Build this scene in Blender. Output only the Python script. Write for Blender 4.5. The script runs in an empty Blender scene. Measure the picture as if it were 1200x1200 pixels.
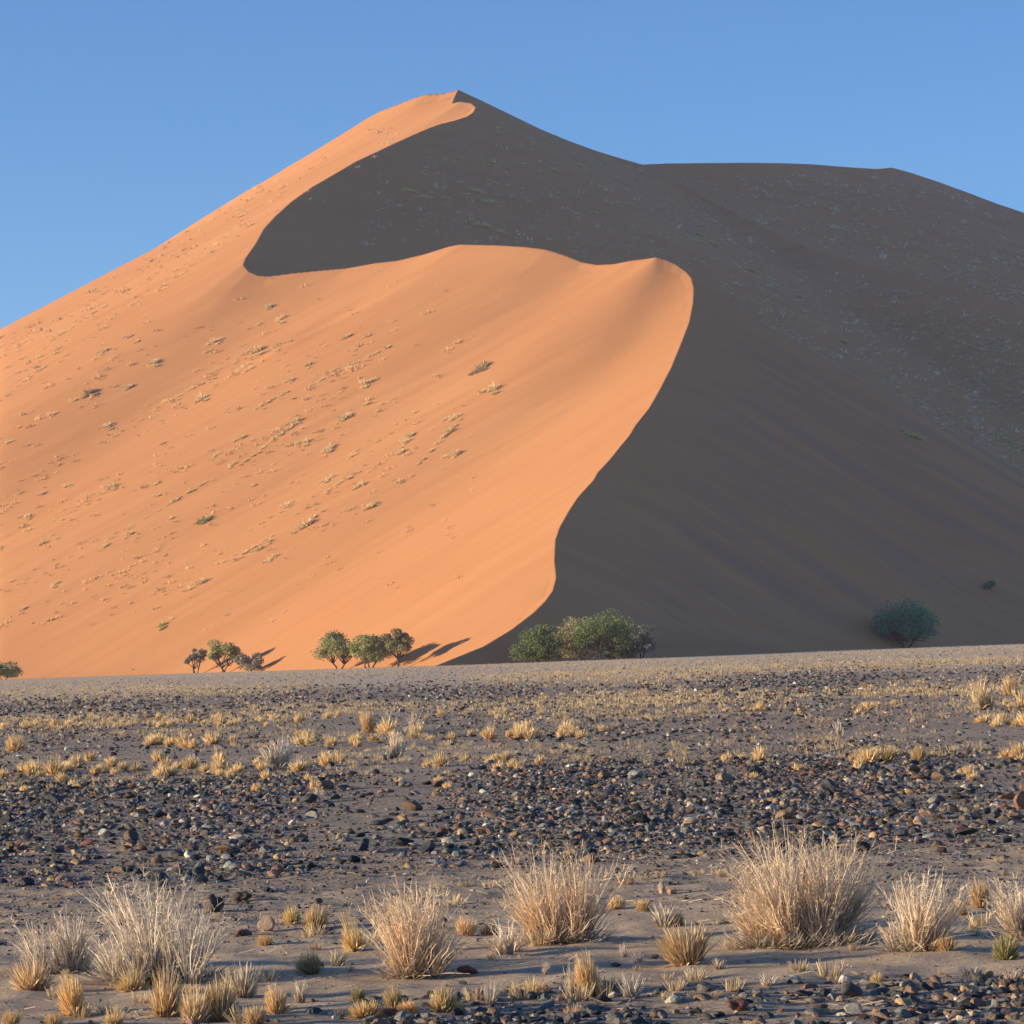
import bpy, math, random
import numpy as np
from mathutils import Vector

rng = np.random.default_rng(11)
random.seed(11)
S = bpy.context.scene
C = S.collection

# ------------------------------------------------------------------ camera model
F = 4000.0          # focal length in pixels of the 1200 px photograph
HZ = 767.0          # eye-level row
EYE = 1.5
HAZE = 0.00007
TILT = 0.036        # the plain rises gently to the right
SUN_AZ, SUN_EL = math.radians(8.0), math.radians(7.4)

def X(px, d): return (px - 600.0) / F * d
def Z(py, d): return EYE + (HZ - py) / F * d

def tilt(x):
    return TILT * x / (1.0 + (np.abs(x) / 260.0) ** 4) ** 0.25

# ------------------------------------------------------------------ noise
_perm = np.random.default_rng(5).permutation(512)
_perm = np.concatenate([_perm, _perm])
_ga = np.random.default_rng(6).uniform(0, 2 * np.pi, 512)
_gx, _gy = np.cos(_ga), np.sin(_ga)

def perlin(x, y):
    x = np.asarray(x, float); y = np.asarray(y, float)
    xi = np.floor(x).astype(int); yi = np.floor(y).astype(int)
    xf = x - xi; yf = y - yi
    u = xf * xf * xf * (xf * (xf * 6 - 15) + 10); v = yf * yf * yf * (yf * (yf * 6 - 15) + 10)
    def g(ix, iy, fx, fy):
        h = _perm[(_perm[ix & 511] + iy) & 511]
        return _gx[h] * fx + _gy[h] * fy
    n00 = g(xi, yi, xf, yf); n10 = g(xi + 1, yi, xf - 1, yf)
    n01 = g(xi, yi + 1, xf, yf - 1); n11 = g(xi + 1, yi + 1, xf - 1, yf - 1)
    a = n00 + u * (n10 - n00); b = n01 + u * (n11 - n01)
    return (a + v * (b - a)) * 1.4

def fbm(x, y, o=3):
    r = 0; a = 1.0
    for i in range(o):
        r = r + a * perlin(x * 2 ** i + 17 * i, y * 2 ** i - 9 * i); a *= 0.5
    return r

# ------------------------------------------------------------------ mesh helpers
def mesh_np(name, verts, faces, mat=None, col=None, smooth=False, uvname=None):
    """verts (n,3); faces list of (m,k) int arrays"""
    me = bpy.data.meshes.new(name)
    verts = np.asarray(verts, np.float32)
    if not isinstance(faces, list): faces = [faces]
    faces = [np.asarray(f, np.int32) for f in faces if len(f)]
    nl = sum(f.size for f in faces); nf = sum(len(f) for f in faces)
    me.vertices.add(len(verts)); me.vertices.foreach_set('co', verts.ravel())
    me.loops.add(nl); me.polygons.add(nf)
    me.loops.foreach_set('vertex_index', np.concatenate([f.ravel() for f in faces]))
    tot = np.concatenate([np.full(len(f), f.shape[1], np.int32) for f in faces])
    st = np.concatenate([[0], np.cumsum(tot)[:-1]]).astype(np.int32)
    me.polygons.foreach_set('loop_start', st)
    me.polygons.foreach_set('loop_total', tot)
    me.polygons.foreach_set('use_smooth', np.full(nf, smooth, bool))
    if col is not None:
        at = me.color_attributes.new('tint', 'FLOAT_COLOR', 'POINT')
        c4 = np.ones((len(verts), 4), np.float32); c4[:, :3] = col
        at.data.foreach_set('color', c4.ravel())
    me.update(calc_edges=True)
    if mat: me.materials.append(mat)
    return me

def link(name, me, parent=None, loc=(0, 0, 0)):
    o = bpy.data.objects.new(name, me); C.objects.link(o); o.location = loc
    if parent: o.parent = parent
    return o

def empty(name, loc, rz=0.0):
    o = bpy.data.objects.new(name, None); C.objects.link(o)
    o.location = loc; o.rotation_euler = (0, 0, rz); o.empty_display_size = 0.2
    return o

def tag(o, label=None, cat=None, group=None, kind=None):
    if label: o['label'] = label
    if cat: o['category'] = cat
    if group: o['group'] = group
    if kind: o['kind'] = kind
    return o

# ------------------------------------------------------------------ materials
def newmat(name, rough=0.9):
    m = bpy.data.materials.new(name); m.use_nodes = True
    nt = m.node_tree; b = nt.nodes['Principled BSDF']
    b.inputs['Roughness'].default_value = rough
    b.inputs['Specular IOR Level'].default_value = 0.15
    return m, nt, b

def N(nt, t, **kw):
    n = nt.nodes.new(t)
    for k, v in kw.items():
        if hasattr(n, k): setattr(n, k, v)
    return n

def noise(nt, vec, scale, detail=4, rough=0.55):
    n = nt.nodes.new('ShaderNodeTexNoise')
    n.inputs['Scale'].default_value = scale; n.inputs['Detail'].default_value = detail
    n.inputs['Roughness'].default_value = rough
    nt.links.new(vec, n.inputs['Vector']); return n

def ramp(nt, fac, stops):
    r = nt.nodes.new('ShaderNodeValToRGB'); e = r.color_ramp.elements
    while len(e) < len(stops): e.new(0.5)
    for i, (p, c) in enumerate(stops):
        e[i].position = p; e[i].color = (*c, 1)
    nt.links.new(fac, r.inputs['Fac']); return r

def mixc(nt, fac, a, b, mode='MIX'):
    m = nt.nodes.new('ShaderNodeMix'); m.data_type = 'RGBA'; m.blend_type = mode
    for s, v in ((0, fac), (6, a), (7, b)):
        if isinstance(v, (float, int)): m.inputs[s].default_value = v
        elif isinstance(v, tuple): m.inputs[s].default_value = (*v, 1)
        else: nt.links.new(v, m.inputs[s])
    return m.outputs[2]

def mapping(nt, vec, scale=(1, 1, 1), rot=(0, 0, 0)):
    m = nt.nodes.new('ShaderNodeMapping')
    m.inputs['Scale'].default_value = scale; m.inputs['Rotation'].default_value = rot
    nt.links.new(vec, m.inputs['Vector']); return m.outputs['Vector']

def bump(nt, b, height, strength, dist):
    n = nt.nodes.new('ShaderNodeBump'); n.inputs['Strength'].default_value = strength
    n.inputs['Distance'].default_value = dist
    nt.links.new(height, n.inputs['Height']); nt.links.new(n.outputs['Normal'], b.inputs['Normal'])

# dune sand
M_SAND, nt, b = newmat('dune_sand', 0.95)
tc = nt.nodes.new('ShaderNodeTexCoord')
v = tc.outputs['Object']
def streak(nt, v, dx, dy, across, along, detail=4):
    """noise stretched along the plan direction (dx, dy)"""
    def dot(a, b_):
        m = N(nt, 'ShaderNodeVectorMath', operation='DOT_PRODUCT'); nt.links.new(v, m.inputs[0]); m.inputs[1].default_value = (a, b_, 0); return m.outputs['Value']
    c = nt.nodes.new('ShaderNodeCombineXYZ')
    nt.links.new(dot(-dy / across, dx / across), c.inputs[0]); nt.links.new(dot(dx / along, dy / along), c.inputs[1])
    return noise(nt, c.outputs[0], 1.0, detail)
big = noise(nt, v, 0.012, 3)
c1 = ramp(nt, big.outputs['Fac'], [(0.3, (0.62, 0.272, 0.106)), (0.7, (0.675, 0.310, 0.126))])
st = streak(nt, v, .88, .47, 7, 70)
c2 = mixc(nt, ramp(nt, st.outputs['Fac'], [(0.45, (0, 0, 0)), (0.70, (.8, .8, .8))]).outputs['Color'], c1.outputs['Color'], (0.60, 0.258, 0.098))
at = N(nt, 'ShaderNodeVertexColor'); at.layer_name = 'tint'
sp_ = nt.nodes.new('ShaderNodeSeparateColor'); nt.links.new(at.outputs['Color'], sp_.inputs['Color'])
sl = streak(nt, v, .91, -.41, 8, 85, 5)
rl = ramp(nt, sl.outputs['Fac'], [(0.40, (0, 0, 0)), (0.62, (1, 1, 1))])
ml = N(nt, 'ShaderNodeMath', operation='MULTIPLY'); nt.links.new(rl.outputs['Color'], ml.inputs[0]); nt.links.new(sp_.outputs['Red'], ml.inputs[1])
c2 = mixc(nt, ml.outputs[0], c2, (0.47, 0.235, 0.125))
fn = noise(nt, v, 1.3, 5, 0.7)
c3 = mixc(nt, ramp(nt, fn.outputs['Fac'], [(0.4, (0, 0, 0)), (0.75, (0.2, 0.2, 0.2))]).outputs['Color'], c2, (0.48, 0.21, 0.085))
nt.links.new(c3, b.inputs['Base Color'])
hb = streak(nt, v, .88, .47, 1.6, 9, 6)
bump(nt, b, hb.outputs['Fac'], 0.07, 1.0)

# plain soil: 'tint' r = gravel share
M_SOIL, nt, b = newmat('plain_soil', 0.95)
tc = nt.nodes.new('ShaderNodeTexCoord'); v = tc.outputs['Object']
at = N(nt, 'ShaderNodeVertexColor'); at.layer_name = 'tint'
sep = nt.nodes.new('ShaderNodeSeparateColor'); nt.links.new(at.outputs['Color'], sep.inputs['Color'])
n1 = noise(nt, v, 1.1, 5, 0.65)
sandc = ramp(nt, n1.outputs['Fac'], [(0.3, (0.46, 0.335, 0.225)), (0.7, (0.64, 0.48, 0.33))])
n2 = noise(nt, v, 14.0, 6, 0.75)
gravc = ramp(nt, n2.outputs['Fac'], [(0.34, (0.17, 0.137, 0.11)), (0.52, (0.40, 0.305, 0.225)), (0.72, (0.62, 0.49, 0.36))])
n3 = noise(nt, v, 5.0, 5, 0.8)
add = N(nt, 'ShaderNodeMath', operation='ADD'); nt.links.new(n3.outputs['Fac'], add.inputs[0]); nt.links.new(sep.outputs['Red'], add.inputs[1])
msk = ramp(nt, add.outputs[0], [(0.72, (0, 0, 0)), (0.98, (1, 1, 1))])
cc = mixc(nt, msk.outputs['Color'], sandc.outputs['Color'], gravc.outputs['Color'])
n5 = noise(nt, v, 45.0, 6, 0.8)
cc = mixc(nt, 0.55, cc, mixc(nt, 1.0, cc, ramp(nt, n5.outputs['Fac'], [(0.36, (.35, .34, .34)), (0.5, (.95, .95, .95)), (0.66, (1.55, 1.5, 1.45))]).outputs['Color'], 'MULTIPLY'))
# pale dead-grass tint, 'tint' g; far plain's sunlit look painted in too
cc = mixc(nt, sep.outputs['Green'], cc, (0.74, 0.56, 0.38))
nt.links.new(cc, b.inputs['Base Color'])
hb1 = noise(nt, v, 26.0, 6, 0.75)
hb2 = noise(nt, mapping(nt, v, (1.2, 5, 1)), 1.5, 4)
ad = N(nt, 'ShaderNodeMath', operation='MULTIPLY_ADD'); nt.links.new(hb2.outputs['Fac'], ad.inputs[0]); ad.inputs[1].default_value = 1.6
nt.links.new(hb1.outputs['Fac'], ad.inputs[2])
bump(nt, b, ad.outputs[0], 0.5, 0.03)

# stones, object coloured
def stone_mat(name, use_attr):
    m, nt, b = newmat(name, 0.62)
    b.inputs['Specular IOR Level'].default_value = 0.35
    tc = nt.nodes.new('ShaderNodeTexCoord')
    if use_attr:
        a = nt.nodes.new('ShaderNodeVertexColor'); a.layer_name = 'tint'; col = a.outputs['Color']
    else:
        a = nt.nodes.new('ShaderNodeObjectInfo'); col = a.outputs['Color']
    n = noise(nt, tc.outputs['Object'], 12.0 if use_attr else 2.2, 5, 0.7)
    r = ramp(nt, n.outputs['Fac'], [(0.3, (0.62, 0.62, 0.62)), (0.7, (1.25, 1.22, 1.18))])
    nt.links.new(mixc(nt, 1.0, col, r.outputs['Color'], 'MULTIPLY'), b.inputs['Base Color'])
    n2 = noise(nt, tc.outputs['Object'], 60.0 if use_attr else 7.0, 4, 0.7)
    bump(nt, b, n2.outputs['Fac'], 0.4, 0.02 if use_attr else 0.12)
    return m
M_STONE = stone_mat('stone', False)
M_GRAVEL = stone_mat('gravel', True)

def leaf_mat(name, trans=0.3, rough=0.75, use_obj=False):
    m, nt, b = newmat(name, rough)
    a = nt.nodes.new('ShaderNodeVertexColor'); a.layer_name = 'tint'
    col = a.outputs['Color']
    if use_obj:
        oi = nt.nodes.new('ShaderNodeObjectInfo')
        col = mixc(nt, 1.0, col, oi.outputs['Color'], 'MULTIPLY')
    tc = nt.nodes.new('ShaderNodeTexCoord')
    n = noise(nt, tc.outputs['Object'], 9.0, 3)
    r = ramp(nt, n.outputs['Fac'], [(0.3, (0.82, 0.82, 0.82)), (0.7, (1.12, 1.1, 1.06))])
    col = mixc(nt, 1.0, col, r.outputs['Color'], 'MULTIPLY')
    nt.links.new(col, b.inputs['Base Color'])
    t = nt.nodes.new('ShaderNodeBsdfTranslucent'); nt.links.new(col, t.inputs['Color'])
    mx = nt.nodes.new('ShaderNodeMixShader'); mx.inputs[0].default_value = trans
    out = nt.nodes['Material Output']
    nt.links.new(b.outputs[0], mx.inputs[1]); nt.links.new(t.outputs[0], mx.inputs[2])
    nt.links.new(mx.outputs[0], out.inputs['Surface'])
    return m
M_STRAW = leaf_mat('dry_straw', 0.22, 0.7, True)
M_STRAW2 = leaf_mat('dry_straw_field', 0.38, 0.7)
M_LEAF = leaf_mat('acacia_leaf', 0.42, 0.6)
M_BARK, nt, b = newmat('bark', 0.9)
tc = nt.nodes.new('ShaderNodeTexCoord')
n = noise(nt, mapping(nt, tc.outputs['Object'], (6, 6, 1.2)), 2.0, 5)
nt.links.new(ramp(nt, n.outputs['Fac'], [(0.3, (0.05, 0.038, 0.03)), (0.7, (0.14, 0.105, 0.08))]).outputs['Color'], b.inputs['Base Color'])

# ------------------------------------------------------------------ dune height field
S_CREST = [(440, 800, 560), (510, 780, 575), (567, 757, 590), (600, 737, 600), (625, 718, 609), (640, 703, 615), (648, 692, 621), (652, 677, 629),
    (650, 657, 640), (651, 633, 654), (656, 618, 665), (666, 600, 678), (677, 583, 690), (696, 562, 704), (701, 553, 710), (716, 537, 720),
    (727, 523, 730), (738, 510, 740), (745, 498, 748), (761, 478, 764), (773, 457, 780), (787, 430, 800), (798, 403, 820), (808, 377, 838),
    (812.5, 353, 854), (813, 337, 864), (810, 325, 872), (803, 317, 878), (790, 308, 884), (778, 303, 887), (770, 301, 888), (757, 303, 892), (740, 305, 896),
    (720, 309, 902), (700, 310, 908), (683, 307, 914), (660, 298, 922), (640, 292, 928), (617, 289, 934), (583, 287, 943), (540, 286, 954),
    (527, 288.5, 957), (500, 297, 963), (467, 305, 968), (440, 308, 973), (407, 314, 978), (373, 317, 982), (343, 320, 985), (317, 323.5, 987), (303, 322.5, 989),
    (291, 317.5, 993), (285, 310, 999), (288, 302, 1006), (300, 285, 1020), (310, 267, 1035), (323, 253, 1046), (343, 235, 1062), (367, 218, 1077), (393, 203, 1090),
    (417, 189, 1103), (447, 175, 1118), (473, 163, 1133), (493, 154, 1145), (513, 146, 1157), (533, 141, 1168), (547, 136.5, 1179), (555, 131, 1187),
    (557.7, 125.5, 1196), (552, 120.5, 1203), (540, 118.8, 1207), (530, 121, 1210), (533, 113, 1219), (537, 105, 1228)]
L_RIDGE = [(537, 105, 1228), (520, 109, 1231), (500, 110, 1235), (487, 114, 1238), (467, 122, 1243), (447, 129.5, 1249), (433, 137, 1253), (413, 150, 1257), (393, 162, 1268), (367, 178, 1283),
    (343, 192, 1296), (317, 208, 1310), (290, 223, 1324), (243, 252, 1347), (200, 280, 1366), (160, 305, 1382), (120, 330, 1397), (93, 345, 1406), (60, 365, 1418), (27, 382, 1428), (0, 393, 1436), (-60, 425, 1460), (-320, 540, 1550)]
R_SPUR = [(537, 105, 1228), (567, 119, 1246), (600, 135, 1264), (633, 151, 1283), (667, 165, 1300), (700, 177, 1316), (733, 187, 1330), (753, 192.5, 1336),
    (790, 211, 1330), (830, 233, 1315), (880, 258, 1294), (920, 278, 1278), (960, 294, 1264), (1010, 308, 1252), (1060, 321, 1242), (1130, 340, 1228), (1200, 364, 1216), (1300, 400, 1200), (1500, 470, 1180)]
R_BACK = [(753, 192.5, 1342), (783, 191.2, 1362), (833, 190.7, 1390), (867, 190.3, 1406), (917, 190.8, 1428), (950, 192, 1442), (1000, 196, 1464), (1027, 197.7, 1478), (1045, 196, 1488),
    (1067, 202, 1497), (1100, 213, 1508), (1133, 225, 1518), (1167, 238, 1528), (1200, 249, 1538), (1300, 290, 1566), (1500, 370, 1620)]
MOUND = [(720, 752, 622), (770, 744, 628), (815, 742, 632), (845, 746, 632), (872, 757, 628)]

cols = np.concatenate([np.arange(-320, -40, 7.0), np.arange(-40, 1240, 1.25), np.arange(1240, 1530, 7.0)])
rows = np.concatenate([np.arange(545, 1220, 0.8), np.arange(1220, 1560, 1.6), np.arange(1560, 1800, 9.0)])
PX, D = np.meshgrid(cols, rows)            # rows x cols
GX = (PX - 600) / F * D
Hh = np.full(GX.shape, -1e3)

def catmull(pts, step=1):
    return pts

def ridge(pts, s_left, s_right, jitter=0.0):
    global Hh
    P = np.array([(X(p, d), d, Z(y, d)) for p, y, d in pts])
    for a, b_ in zip(P[:-1], P[1:]):
        e = b_[:2] - a[:2]; L = math.hypot(*e)
        if L < 1e-6: continue
        t = e / L; m = (b_[2] - a[2]) / L
        reach = max(a[2], b_[2]) + 25
        # only rows that the cone can reach
        rr = reach / min(s_left, s_right)
        sel = (rows > min(a[1], b_[1]) - rr) & (rows < max(a[1], b_[1]) + rr)
        i0 = np.argmax(sel); i1 = len(sel) - np.argmax(sel[::-1])
        x = GX[i0:i1] - a[0]; y = D[i0:i1] - a[1]
        al = x * t[0] + y * t[1]
        cr = t[0] * y - t[1] * x           # + = left of travel
        s = np.where(cr > 0, s_left, s_right)
        shift = np.abs(cr) * m / np.sqrt(np.maximum(s * s - m * m, 0.02))
        q = np.clip(al + shift, 0, L)
        r = np.hypot(al - q, cr)
        sn = cr / np.maximum(r, 1e-4)
        w = 0.5 + 0.5 * np.clip(sn * 1.3, -1, 1)
        se = s_right + (s_left - s_right) * w
        z = a[2] + m * q - se * r
        np.maximum(Hh[i0:i1], z, out=Hh[i0:i1])

ridge(S_CREST, 0.56, 0.63)
ridge(L_RIDGE, 0.66, 0.6)
ridge(R_SPUR, 0.55, 0.60)
ridge(R_BACK, 0.5, 0.60)
ridge(MOUND, 0.26, 0.22)
PLAIN = tilt(GX)

def box(a, n, ax):
    k = 2 * n + 1
    pad = [(0, 0), (0, 0)]; pad[ax] = (n + 1, n)
    c = np.cumsum(np.pad(a, pad, mode='reflect', reflect_type='odd'), axis=ax)
    return (np.take(c, range(k, c.shape[ax]), ax) - np.take(c, range(0, c.shape[ax] - k), ax)) / k

H0 = np.maximum(Hh, PLAIN - 6)
for nx, ny in ((14, 10), (6, 6)):
    Bz = box(box(box(box(H0, nx, 1), ny, 0), nx, 1), ny, 0)
    H0 = np.maximum(H0, Bz)
# surface relief: wind streaks and soft undulations (faded near the crests, kept off the skyline)
crest_pts = []
for pts in (S_CREST, L_RIDGE, R_SPUR, R_BACK):
    P = np.array([(X(p, d), d) for p, y, d in pts])
    crest_pts.append(P)
def near_crest():
    out = np.full(GX.shape, 1e9, np.float32)
    for P in crest_pts:
        for a, b_ in zip(P[:-1], P[1:]):
            e = b_ - a; L2 = e @ e
            q = np.clip(((GX - a[0]) * e[0] + (D - a[1]) * e[1]) / L2, 0, 1)
            dd = (GX - a[0] - q * e[0]) ** 2 + (D - a[1] - q * e[1]) ** 2
            np.minimum(out, dd, out=out)
    return np.sqrt(out)
DC = near_crest()
fade = np.clip((DC - 3) / 30.0, 0, 1); fade = fade * fade * (3 - 2 * fade)
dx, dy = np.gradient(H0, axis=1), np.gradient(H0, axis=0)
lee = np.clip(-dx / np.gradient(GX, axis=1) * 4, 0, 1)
Hb = box(box(box(box(H0, 22, 1), 18, 0), 22, 1), 18, 0)
H0 = H0 + (Hb - H0) * fade * (1 - lee) * (cols > -30)[None] * (cols < 1230)[None] * (rows < 1180)[:, None]
# streak coordinates: along the fall line direction of either flank
ang = math.radians(28); ca, sa = math.cos(ang), math.sin(ang)
wu, wv = GX * ca + D * sa, -GX * sa + D * ca
relW = 0.24 * perlin(wu / 60.0, wv / 11.0) + 0.16 * perlin(wu / 22.0 + 7, wv / 5.0) + 0.30 * perlin(GX / 55, D / 75 + 3)
hz = H0
lu = hz + 0.0
relL = 1.15 * perlin((D + GX * 0.45) / 20.0, (GX - 0.45 * D) / 120.0) + 0.12 * perlin((D + GX * 0.45) / 8.0, (GX - 0.45 * D) / 60.0)
relL = relL * np.clip((1060 - D) / 150, 0.3, 1)
rel = (relW * (1 - lee) * np.clip((1150 - D) / 150, 0.25, 1) + relL * lee) * fade
fall = np.clip((H0 - PLAIN) / 12.0, 0, 1)
H = H0 + rel * fall * 0.8

# hollow on the sunlit flank under the saddle
def dent(px, d, ru, rv, depth, an):
    global H
    x0, c_, s_ = X(px, d), math.cos(an), math.sin(an)
    u = (GX - x0) * c_ + (D - d) * s_; v_ = -(GX - x0) * s_ + (D - d) * c_
    H = H + depth * np.exp(-(u / ru) ** 2 - (v_ / rv) ** 2)
dent(372, 930, 16, 5, -1.3, ang)
dent(345, 922, 12, 4, 1.0, ang)

YP = HZ - (H - EYE) * F / D             # photo row of every surface sample

def dune_hit(px, py):
    """first visible dune point at that pixel -> (x, y, z) or None"""
    j = np.argmin(np.abs(cols - px))
    k = np.nonzero(YP[:, j] <= py)[0]
    if len(k) == 0: return None
    i = k[0]
    if H[i, j] < PLAIN[i, j] + 0.2: return None
    return (GX[i, j], D[i, j], H[i, j])

def toe(px):
    j = np.argmin(np.abs(cols - px))
    k = np.nonzero(H[:, j] > PLAIN[:, j] + 0.1)[0]
    return rows[k[0]]

nr, nc = GX.shape
ii = np.arange(nr * nc).reshape(nr, nc)
quad = np.stack([ii[:-1, :-1], ii[:-1, 1:], ii[1:, 1:], ii[1:, :-1]], -1).reshape(-1, 4)
over = (H > PLAIN - 0.8)
ok = (over[:-1, :-1] | over[:-1, 1:] | over[1:, 1:] | over[1:, :-1]).ravel()
quad = quad[ok]
used = np.zeros(nr * nc, bool); used[quad.ravel()] = True
remap = np.cumsum(used) - 1
VV = np.stack([GX.ravel(), D.ravel(), H.ravel()], 1)[used]
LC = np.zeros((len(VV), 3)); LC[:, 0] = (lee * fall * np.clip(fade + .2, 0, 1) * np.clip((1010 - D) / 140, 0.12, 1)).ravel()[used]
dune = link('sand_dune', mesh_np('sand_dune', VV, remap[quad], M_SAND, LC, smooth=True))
tag(dune, kind='structure')

# ------------------------------------------------------------------ plain
def gravel_share(x, d):
    """0 sand .. 1 dense stones, by distance bands (wobbly edges)"""
    w = perlin(x / (0.08 * d + 1), d / (0.16 * d + 2)) * 0.09
    dd = d * (1 + w)
    pxx = 600 + x * F / d
    y = np.interp(dd, [8, 13.5, 14.6, 15.3, 18.5, 20.0, 23.5, 26.0, 30, 42, 47, 50, 54, 59, 64, 72, 80, 92, 105, 125, 160, 190, 240, 400, 900],
                      [.9, .9, .85, .05, .05, .28, .38, .80, 1., 1., .8, .6, .35, .55, .6, .5, .62, .42, .6, .95, .85, .4, .2, .12, .1])
    left = np.clip((620 - pxx) / 250, 0, 1)
    near = d < 15.6
    return np.where(near, y * (1 - 0.93 * left), y)

def grass_share(x, d):
    w = perlin(x / (0.10 * d + 2) + 40, d / (0.12 * d + 2)) * 0.12
    return np.interp(d * (1 + w), [10, 40, 46, 50, 55, 60, 68, 76, 84, 95, 108, 120, 150, 185, 210, 300, 500, 900],
                            [.0, .0, .20, .1, .0, .15, .05, .16, .08, .32, .38, .1, .10, .55, .8, .88, .92, .92])  # grass cover; far values raised so its colour also brightens ground as if sunlit

def ground_z(x, d):
    x = np.asarray(x, float); d = np.asarray(d, float)
    z = tilt(x)
    z = z + 0.030 * perlin(x / 4.0, d / 3.2) * np.clip((d - 8) / 10, 0, 1) * np.clip((220 - d) / 100, 0, 1)
    nearw = np.clip((40 - d) / 16, 0.25, 1)
    z = z + nearw * (0.020 * perlin(x / 0.55 + 3, d / 0.5) + 0.011 * perlin(x / 0.22, d / 0.26 + 9))
    return z

prow = np.concatenate([np.geomspace(9.5, 60, 520), np.geomspace(60.4, 620, 240), np.geomspace(640, 2300, 14)])
pcol = np.concatenate([np.arange(-1100, -60, 16.0), np.arange(-60, 1260, 2.6), np.arange(1260, 2300, 16.0)])
A, B_ = np.meshgrid(pcol, prow)
gx = (A - 600) / F * (B_ + 70 * np.clip((np.abs(A - 600) - 700) / 500, 0, 1))
gz = ground_z(gx, B_)
gcol = np.zeros((gx.size, 3)); gcol[:, 0] = gravel_share(gx, B_).ravel(); gcol[:, 1] = grass_share(gx, B_).ravel()
pr, pc = gx.shape
gi = np.arange(pr * pc).reshape(pr, pc)
q = np.stack([gi[:-1, :-1], gi[:-1, 1:], gi[1:, 1:], gi[1:, :-1]], -1).reshape(-1, 4)
gv = np.stack([gx.ravel(), B_.ravel(), gz.ravel()], 1)
# near apron, behind and beside the camera
n0 = len(gv)
x0, x1 = gx[0, 0], gx[0, -1]
ring = [(-3000, 9.5), (-60, 9.5)]
apr = np.array([(x0, -60, tilt(np.array(x0)) ), (x1, -60, tilt(np.array(x1)))])
near = np.stack([gx[0], np.full(pc, -60.0), tilt(gx[0])], 1)
gv = np.concatenate([gv, near]); gcol = np.concatenate([gcol, np.tile([[0.2, 0, 0]], (pc, 1))])
ni = n0 + np.arange(pc)
q = np.concatenate([q, np.stack([ni[:-1], ni[1:], gi[0, 1:], gi[0, :-1]], -1)])
plain = link('gravel_plain', mesh_np('gravel_plain', gv, q, M_SOIL, gcol, smooth=True))
tag(plain, kind='structure')

def ground_at(px, py):
    """photo pixel on the plain -> world point"""
    d = EYE * F / max(py - HZ + TILT * (px - 600), 4.0)
    for _ in range(4):
        x = X(px, d); z = float(ground_z(x, d)) - TILT * x
        d = (EYE - z) * F / max(py - HZ + TILT * (px - 600), 4.0)
    x = X(px, d)
    return x, d, float(ground_z(x, d))

# ------------------------------------------------------------------ stones
def ico(sub):
    p = (1 + 5 ** .5) / 2
    V = [(-1, p, 0), (1, p, 0), (-1, -p, 0), (1, -p, 0), (0, -1, p), (0, 1, p), (0, -1, -p), (0, 1, -p), (p, 0, -1), (p, 0, 1), (-p, 0, -1), (-p, 0, 1)]
    Fc = [(0, 11, 5), (0, 5, 1), (0, 1, 7), (0, 7, 10), (0, 10, 11), (1, 5, 9), (5, 11, 4), (11, 10, 2), (10, 7, 6), (7, 1, 8), (3, 9, 4), (3, 4, 2), (3, 2, 6), (3, 6, 8), (3, 8, 9), (4, 9, 5), (2, 4, 11), (6, 2, 10), (8, 6, 7), (9, 8, 1)]
    V = [np.array(v) / np.linalg.norm(v) for v in V]
    for _ in range(sub):
        cache = {}; nf = []
        def mid(a, b):
            k = (min(a, b), max(a, b))
            if k not in cache:
                m = V[a] + V[b]; V.append(m / np.linalg.norm(m)); cache[k] = len(V) - 1
            return cache[k]
        for a, b, c in Fc:
            ab, bc, ca_ = mid(a, b), mid(b, c), mid(c, a)
            nf += [(a, ab, ca_), (b, bc, ab), (c, ca_, bc), (ab, bc, ca_)]
        Fc = nf
    return np.array(V), np.array(Fc)

def stone_shape(sub, seed):
    r = np.random.default_rng(seed)
    V, Fc = ico(sub)
    V = V.copy()
    # cut by a few random planes for worn facets
    for _ in range(r.integers(5, 10)):
        n = r.normal(size=3); n /= np.linalg.norm(n); c = r.uniform(0.42, 0.86)
        h = V @ n; m = h > c
        V[m] -= np.outer((h[m] - c) * 0.85, n)
    V *= 1 + 0.10 * np.sin(V @ r.normal(size=3) * 3 + r.uniform(0, 6))[:, None]
    V *= np.array([1.0, r.uniform(0.65, 0.95), r.uniform(0.28, 0.7)])
    V /= np.abs(V[:, 0]).max()
    return V, Fc

PAL = [('dark grey', (0.070, 0.066, 0.064), .28), ('black', (0.026, 0.026, 0.029), .15), ('grey', (0.155, 0.146, 0.135), .17), ('brown', (0.165, 0.105, 0.066), .17),
       ('reddish brown', (0.185, 0.085, 0.058), .08), ('ochre', (0.31, 0.205, 0.115), .09), ('pale', (0.42, 0.38, 0.32), .045)]
PW = np.array([p[2] for p in PAL]); PW = PW / PW.sum()
PC = np.array([p[1] for p in PAL]); PN = [p[0] for p in PAL]

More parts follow.
